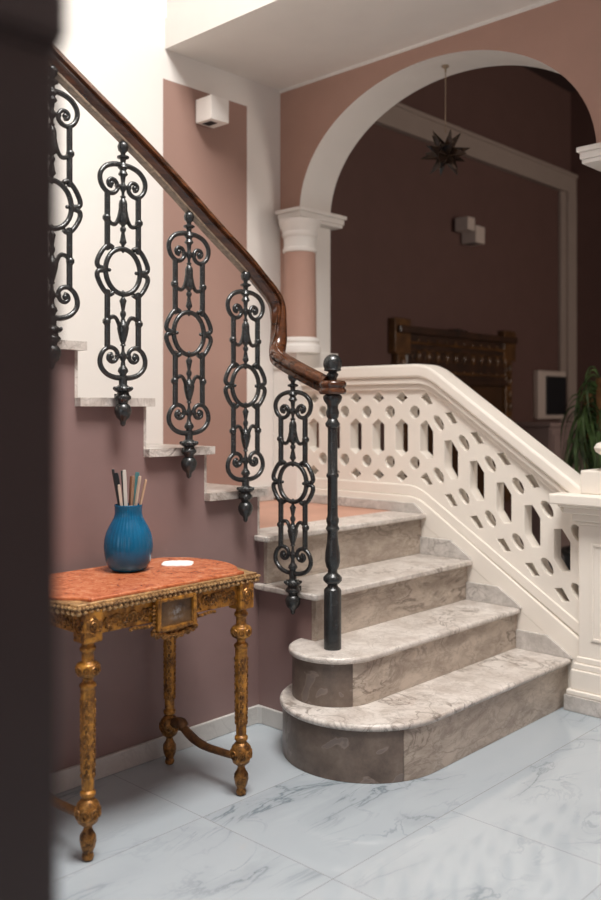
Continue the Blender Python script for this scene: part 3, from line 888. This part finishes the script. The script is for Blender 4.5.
# painted plaque in the middle of the front apron
px = hx+.012
b = bmesh.new()
for a in ((-.070, -.058, .566, .656), (.058, .070, .566, .656), (-.058, .058, .566, .577), (-.058, .058, .646, .656)):
    box(b, px, px+.022, *a)
pf = obj('plaque_frame', b, 'gold', tb, smooth=0, bevel=.003)
obj('painted_panel', B(px, px+.012, -.058, .058, .577, .646), 'picture', pf, smooth=0)
b = bmesh.new()
for i in range(15):
    y = -.075+.15*i/14
    z = .560-.012*math.cos((y/.075)*PI/2)
    sphere(b, (px+.010, y, z), .0085, 8, .9)
    if i % 2: swirl(b, (px+.012, y, z-.004), (0, 1, 0), .011, 1 if i % 4 == 1 else -1)
for i in range(7):
    for e in (-1, 1):
        sphere(b, (px+.006, e*(.078+.012*i), .586-.002*math.sin(i)), .0065, 7, .9)
        sphere(b, (px+.010, e*.075, .572+.011*i), .006, 7)
b2 = B(px-.006, px+.010, -.075, .075, .552, .568); 
for f in b2.faces: pass
me_ = bpy.data.meshes.new('t'); b2.to_mesh(me_); b.from_mesh(me_); b2.free(); bpy.data.meshes.remove(me_)
obj('carved_cresting', b, 'gold_dark', pf)
# top: moulded frame and marble slab, the short ends bowed
def table_outline(fx, bx, cy, bow):
    end = [(fx, cy), (fx*.80, cy+.10*bow), (fx*.55, cy+.62*bow), (fx*.15, cy+bow), (-.06, cy+bow), (-.14, cy+.66*bow), (bx+.012, cy-.005), (bx, cy-.03)]
    e = [tuple(p[:2]) for p in smooth_path([(x, y, 0) for x, y in end[1:]], 3)]
    pts = [end[0]]+e
    return pts+[(x, -y) for x, y in reversed(pts)]
MOL = table_outline(.205, -.215, .330, .030)
b = prism(bmesh.new(), [(x*.955, y*.972) for x, y in MOL], .656, .664, 'z')
prism(b, [(x*.985, y*.985) for x, y in MOL], .664, .672, 'z')
mo = obj('top_moulding', b, 'gold_brown', tb, smooth=40, bevel=.002)
b = prism(bmesh.new(), [(x*.965, y*.975) for x, y in MOL], .672, .680, 'z')
obj('top_moulding', b, 'gold_pale', tb, smooth=40, bevel=.002)
def beads(fac, z, r, step, sz):
    b = bmesh.new(); acc = 0
    ol = [(x*fac[0], y*fac[1]) for x, y in MOL]
    for i in range(len(ol)):
        p, q = Vector(ol[i]), Vector(ol[(i+1) % len(ol)]); L = (q-p).length
        while acc < L:
            c = p+(q-p)*(acc/L); sphere(b, (c.x, c.y, z), r, 6, sz); acc += step
        acc -= L
    return b
obj('bead_carving', beads((.985, .985), .670, .0058, .0125, .9), 'gold_pale', mo)
obj('leaf_carving', beads((.957, .974), .6580, .0090, .0185, .85), 'gold_pale', mo)
obj('tabletop', prism(bmesh.new(), table_outline(.187, -.205, .277, .072), .679, .689, 'z'), 'orange', tb, smooth=30, bevel=.003)
# side stretchers
for s in (1, -1):
    pts = [(-hx+.01, s*hy, .140), (-.125, s*hy, .150), (-.110, s*hy, .150), (-.098, s*hy, .138), (-.080, s*hy, .128), (-.04, s*hy, .113), (.01, s*hy, .106), (.08, s*hy, .108), (hx-.01, s*hy, .114)]
    sp_ = smooth_path(pts, 5)
    rad = [.018, .019, .018, .014, .0145, .0135, .0125, .012, .013]
    b = tube(bmesh.new(), sp_, [rad[min(8, k//5)] for k in range(len(sp_))], 8)
    obj('stretcher', b, 'gold_brown', tb, smooth=50)

# ------------------------------------------------------------------ vase, sticks and card on the table
ZT = .689
VX, VY = .172, -.7235
vs = thing('vase', 'blue ribbed ceramic vase holding slim sticks on the console table', 'vase', (VX, VY, ZT))
vp = [(.040, 0), (.050, .003), (.060, .012), (.0685, .030), (.0728, .052), (.074, .075), (.0725, .096), (.0675, .117), (.0585, .137), (.050, .152), (.0435, .165), (.041, .178), (.0425, .198), (.0435, .201), (.042, .203), (.040, .198), (.0385, .175), (.041, .158), (.056, .130), (.066, .10), (.068, .06), (.05, .02)]
def rib(a, z): return 1+.010*math.cos(34*a)*(1 if .058 < z < .195 else 0)
bm = lathe(bmesh.new(), vp, (0, 0, 0), 204, wob=rib)
obj('body', bm, 'blue', vs, smooth=60)
STK = [('black', (.008, .009, .010), 'black', -.034, .014, 1.0, .010), ('black', 0, 'black', -.023, -.008, .97, .010), ('dgreen', (.015, .03, .03), 'dark green', -.014, .008, .985, .009),
       ('white', (.62, .58, .52), 'white', -.006, -.012, 1.0, .008), ('brown', (.20, .085, .045), 'brown', .004, .014, .93, .008), ('tan', (.36, .21, .13), 'tan', .012, -.008, .94, .008),
       ('teal', (.07, .20, .21), 'teal', .016, .012, .97, .010), ('ivory', (.60, .47, .36), 'ivory', .025, -.012, .94, .007), ('sand', (.52, .34, .22), 'sand coloured', .034, .006, .90, .007), ('cream', (.66, .55, .44), 'cream', -.014, -.026, .86, .006)]
SLAB = ['slim black stick leaning farthest left in the blue vase', 'black stick just right of the outermost one in the blue vase', 'dark green stick in the left half of the blue vase', 'white stick standing tall left of the middle of the blue vase',
        'brown stick in the middle of the blue vase', 'tan stick beside the teal one in the blue vase', 'teal stick right of the middle in the blue vase', 'thin ivory stick right of the teal one in the blue vase',
        'sand coloured stick leaning farthest right in the blue vase', 'short cream stick, the lowest of those standing in the blue vase']
rv = Vector((.728, .685, 0)); vv = Vector((-.685, .728, 0))
for i, (key, c, _, a, d, hgt, w) in enumerate(STK):
    kn = 'stick_'+key
    if kn not in M: M[kn] = plain(kn, c, .4, var=.08, bstr=0)
    foot = rv*(a*.1)+vv*(d*.3); tip = rv*(a*1.55)+vv*(d*1.5)
    p0 = Vector((VX, VY, ZT+.055))+foot; p1 = Vector((VX, VY, ZT+.325*hgt*.955))+tip
    ax = (p1-p0); L = ax.length
    w *= 1.35
    bm = bmesh.new()
    pr = [(-w/2, 0), (w/2, 0), (w/2*1.05, L*.96), (w/2*.8, L), (-w/2*.8, L), (-w/2*1.05, L*.96)]
    prism(bm, pr, -.003, .003, 'y')
    o = obj('stick', bm, kn, smooth=0, bevel=.001)
    q = ax.to_track_quat('Z', 'Y'); o.rotation_mode = 'QUATERNION'
    o.rotation_quaternion = q @ Matrix.Rotation(.75+.5*math.sin(i*2.1), 3, 'Z').to_quaternion()
    o.location = p0
    tag(o, SLAB[i], 'stick', 'sticks standing in the blue vase')
# scalloped white card
pts = []
for k in range(48):
    a = 2*PI*k/48
    sq = 1/max(abs(math.cos(a)), abs(math.sin(a)))**.7
    r = .049*sq*(1+.05*math.cos(12*a))
    pts.append((r*math.cos(a), r*.9*math.sin(a)))
bm = prism(bmesh.new(), pts, 0, .0022, 'z')
prism(bm, [(x*.82+.003, y*.82+.002) for x, y in pts], .0022, .004, 'z')
cd = obj('paper_card', bm, 'paper', smooth=0)
cd.location = (.190, -.545, ZT); cd.rotation_euler = (0, 0, .80)
tag(cd, 'small white scalloped paper card lying beside the vase on the orange tabletop', 'card')

# ------------------------------------------------------------------ things in the dim hall
# carved trumeau mirror on the rear left wall
mr = thing('mirror', 'tall carved dark wood mirror with gilt edges on the rear wall', 'mirror', (-1.3, 3.26, .5))
def MR(o, par=None):
    o.parent = par or mr
    if not par: o.matrix_parent_inverse = Matrix.Translation((1.3, -3.26, -.5))
    return o
x0 = -1.299
for y in (2.52, 3.93):
    bm = B(x0, x0+.05, y, y+.10, .45, 1.72)
    box(bm, x0, x0+.06, y-.04, y+.14, 1.56, 1.80)
    for k in range(7): sphere(bm, (x0+.05, y+.05, .9+.1*k), .03, 8, 1.4)
    MR(obj('post', bm, 'wood_gilt', smooth=40, bevel=.006))
bm = B(x0, x0+.05, 2.62, 3.93, 1.36, 1.72)
box(bm, x0, x0+.09, 2.5, 4.05, 1.70, 1.75); box(bm, x0, x0+.075, 2.62, 3.93, 1.36, 1.40)
hd = MR(obj('carved_header', bm, 'wood_dark', smooth=0, bevel=.008))
bm = bmesh.new()
for k in range(11):
    y = 2.70+.115*k
    swirl(bm, (x0+.055, y, 1.55), (0, 1, 0), .055, 1 if k % 2 else -1)
    sphere(bm, (x0+.05, y+.057, 1.55), .022, 8, 2.2)
    sphere(bm, (x0+.05, y+.057, 1.66), .014, 8); sphere(bm, (x0+.05, y+.057, 1.45), .014, 8)
tube(bm, [(x0+.06, 2.66, 1.44), (x0+.06, 3.9, 1.44)], .010, 6); tube(bm, [(x0+.06, 2.66, 1.64), (x0+.06, 3.9, 1.64)], .010, 6)
o = obj('carving', bm, 'wood_gilt', hd, smooth=50); o.matrix_parent_inverse = Matrix()
bm = bmesh.new()
for k in range(5): sphere(bm, (x0+.06, 3.24+.05*(k-2), 1.755-.004*abs(k-2)), .018, 10)
MR(obj('crest', bm, 'wood_dark', smooth=50))
MR(obj('glass', B(x0, x0+.02, 2.62, 3.93, .45, 1.36), 'mirror_glass', smooth=0))
# wall box with black front
wb = thing('wall_speaker', 'beige wall box with a rounded black front panel beside the trim', 'speaker', (-1.3, 4.70, 1.28))
obj('case', B(.0, .055, -.25, .235, -.185, .225), 'beige', wb, smooth=0, bevel=.01)
obj('front_panel', B(.05, .066, -.13, .225, -.150, .180), 'black', wb, smooth=0, bevel=.012)
# low cabinet with framed doors
cb = thing('low_cabinet', 'low taupe cabinet with framed panels below the wall box', 'cabinet', (-1.1, 4.55, 0))
obj('carcass', B(-.20, .12, -.42, .42, 0, 1.04), 'cabinet', cb, smooth=0, bevel=.004)
obj('top', B(-.20, .15, -.45, .45, 1.04, 1.075), 'cabinet', cb, smooth=0, bevel=.006)
for y in (-.41, .01):
    b = B(.12, .135, y, y+.40, .05, 1.02)
    d = obj('door', b, 'cabinet', cb, smooth=0, bevel=.003)
    b = bmesh.new()
    for a in ((y+.02, y+.06, .08, .98), (y+.34, y+.38, .08, .98), (y+.06, y+.34, .08, .12), (y+.06, y+.34, .94, .98)): box(b, .135, .146, *a)
    obj('door_frame', b, 'cabinet', d, smooth=0, bevel=.003)
sk = obj('pole', tube(bmesh.new(), [(-.90, 4.78, .0), (-.93, 4.70, 1.02)], .014, 8), 'beige'); tag(sk, 'thin pale pole leaning against the taupe cabinet', 'pole')
# tall plant
PXp, PYp = .25, 2.40
pl = thing('potted_plant', 'tall potted plant with long drooping green leaves behind the pedestal', 'plant', (PXp, PYp, 0))
obj('pot', lathe(bmesh.new(), [(.14, 0), (.16, .02), (.20, .36), (.215, .38), (.215, .40), (.19, .40), (.18, .36)], (0, 0, 0), 28), 'pot', pl)
bm = bmesh.new()
stems = []
for k in range(4):
    a = k*1.7; tipx, tipy = .07*math.cos(a), .07*math.sin(a)
    ztop = 1.10+.085*k
    pts = smooth_path([(.04*math.cos(a), .04*math.sin(a), .34), (.06*math.cos(a), .05*math.sin(a), .8), (tipx, tipy, ztop)], 5)
    tube(bm, pts, .026, 10); stems.append((tipx, tipy, ztop))
obj('trunk', bm, 'trunk', pl)
bm = bmesh.new()
rnd = random.Random(3)
for tx, ty, tz in stems:
    for k in range(75):
        a = rnd.uniform(0, 2*PI); L = rnd.uniform(.26, .52); lift = rnd.uniform(.03, .12); w = rnd.uniform(.005, .011)
        z00 = tz-rnd.uniform(0, .35)
        d = Vector((math.cos(a), math.sin(a), 0)); s = Vector((-math.sin(a), math.cos(a), 0)); wig = rnd.uniform(-.06, .06)
        prev = None
        for j in range(9):
            t = j/8
            out = L*.36*(1-(1-t)**1.6)
            zz = z00+lift*math.sin(min(1, t*1.6)*PI/2)-L*1.05*max(0, t-.2)**1.5
            c = Vector((tx, ty, 0))+d*out+s*(wig*math.sin(t*3.2)); c.z = zz
            ww = w*math.sin(PI*min(.97, .18+.8*t))
            ring = [bm.verts.new(c-s*ww+Vector((0, 0, .004))), bm.verts.new(c-Vector((0, 0, .003))), bm.verts.new(c+s*ww+Vector((0, 0, .004))), bm.verts.new(c+Vector((0, 0, .003)))]
            if prev:
                for q in range(4): bm.faces.new((prev[q], prev[(q+1) % 4], ring[(q+1) % 4], ring[q]))
            prev = ring
obj('foliage', bm, 'leaf', pl, smooth=60)

# ------------------------------------------------------------------ light
w = bpy.data.worlds.new('World'); SC.world = w; w.use_nodes = True
bg = w.node_tree.nodes['Background']; bg.inputs[0].default_value = (.86, .94, 1.0, 1); bg.inputs[1].default_value = .6

def area(name, loc, rot, sx, sy, power, col):
    l = bpy.data.lights.new(name, 'AREA'); l.shape = 'RECTANGLE'; l.size = sx; l.size_y = sy; l.energy = power; l.color = col
    o = bpy.data.objects.new(name, l); COL.objects.link(o); o.location = loc; o.rotation_euler = rot
    return o

area('skylight', ((SX0+SX1)/2, (SY0+SY1)/2, H_TOP+.10), (0, 0, 0), SX1-SX0-.02, SY1-SY0-.02, 320, (1., .975, .945))
area('front_window', (2.4, -4.62, 1.65), (PI/2, 0, 0), 1.96, 2.06, 18, (.86, .94, 1.))
area('rear_fill', (4.4, 3.2, 2.0), (0, PI/2, 0), 1.8, 1.6, 85, (1., .88, .78))  # added fill lamp to brighten the rear hall; no window stands there
# ------------------------------------------------------------------ camera
cam = bpy.data.cameras.new('camera'); co = bpy.data.objects.new('camera', cam); COL.objects.link(co)
co.location = (2.465, -2.386, 1.189)
co.rotation_euler = (PI/2, 0, math.atan2(850, 903))
cam.sensor_fit = 'HORIZONTAL'; cam.sensor_width = 24.; cam.lens = 903/601*24; cam.shift_y = -42/601
cam.clip_start = .05
cam.dof.use_dof = True; cam.dof.focus_distance = 2.95; cam.dof.aperture_fstop = 2.0
SC.camera = co
vs_ = SC.view_settings
vs_.view_transform = 'Standard'; vs_.look = 'None'; vs_.gamma = 1; vs_.use_curve_mapping = False
vs_.exposure = -.15
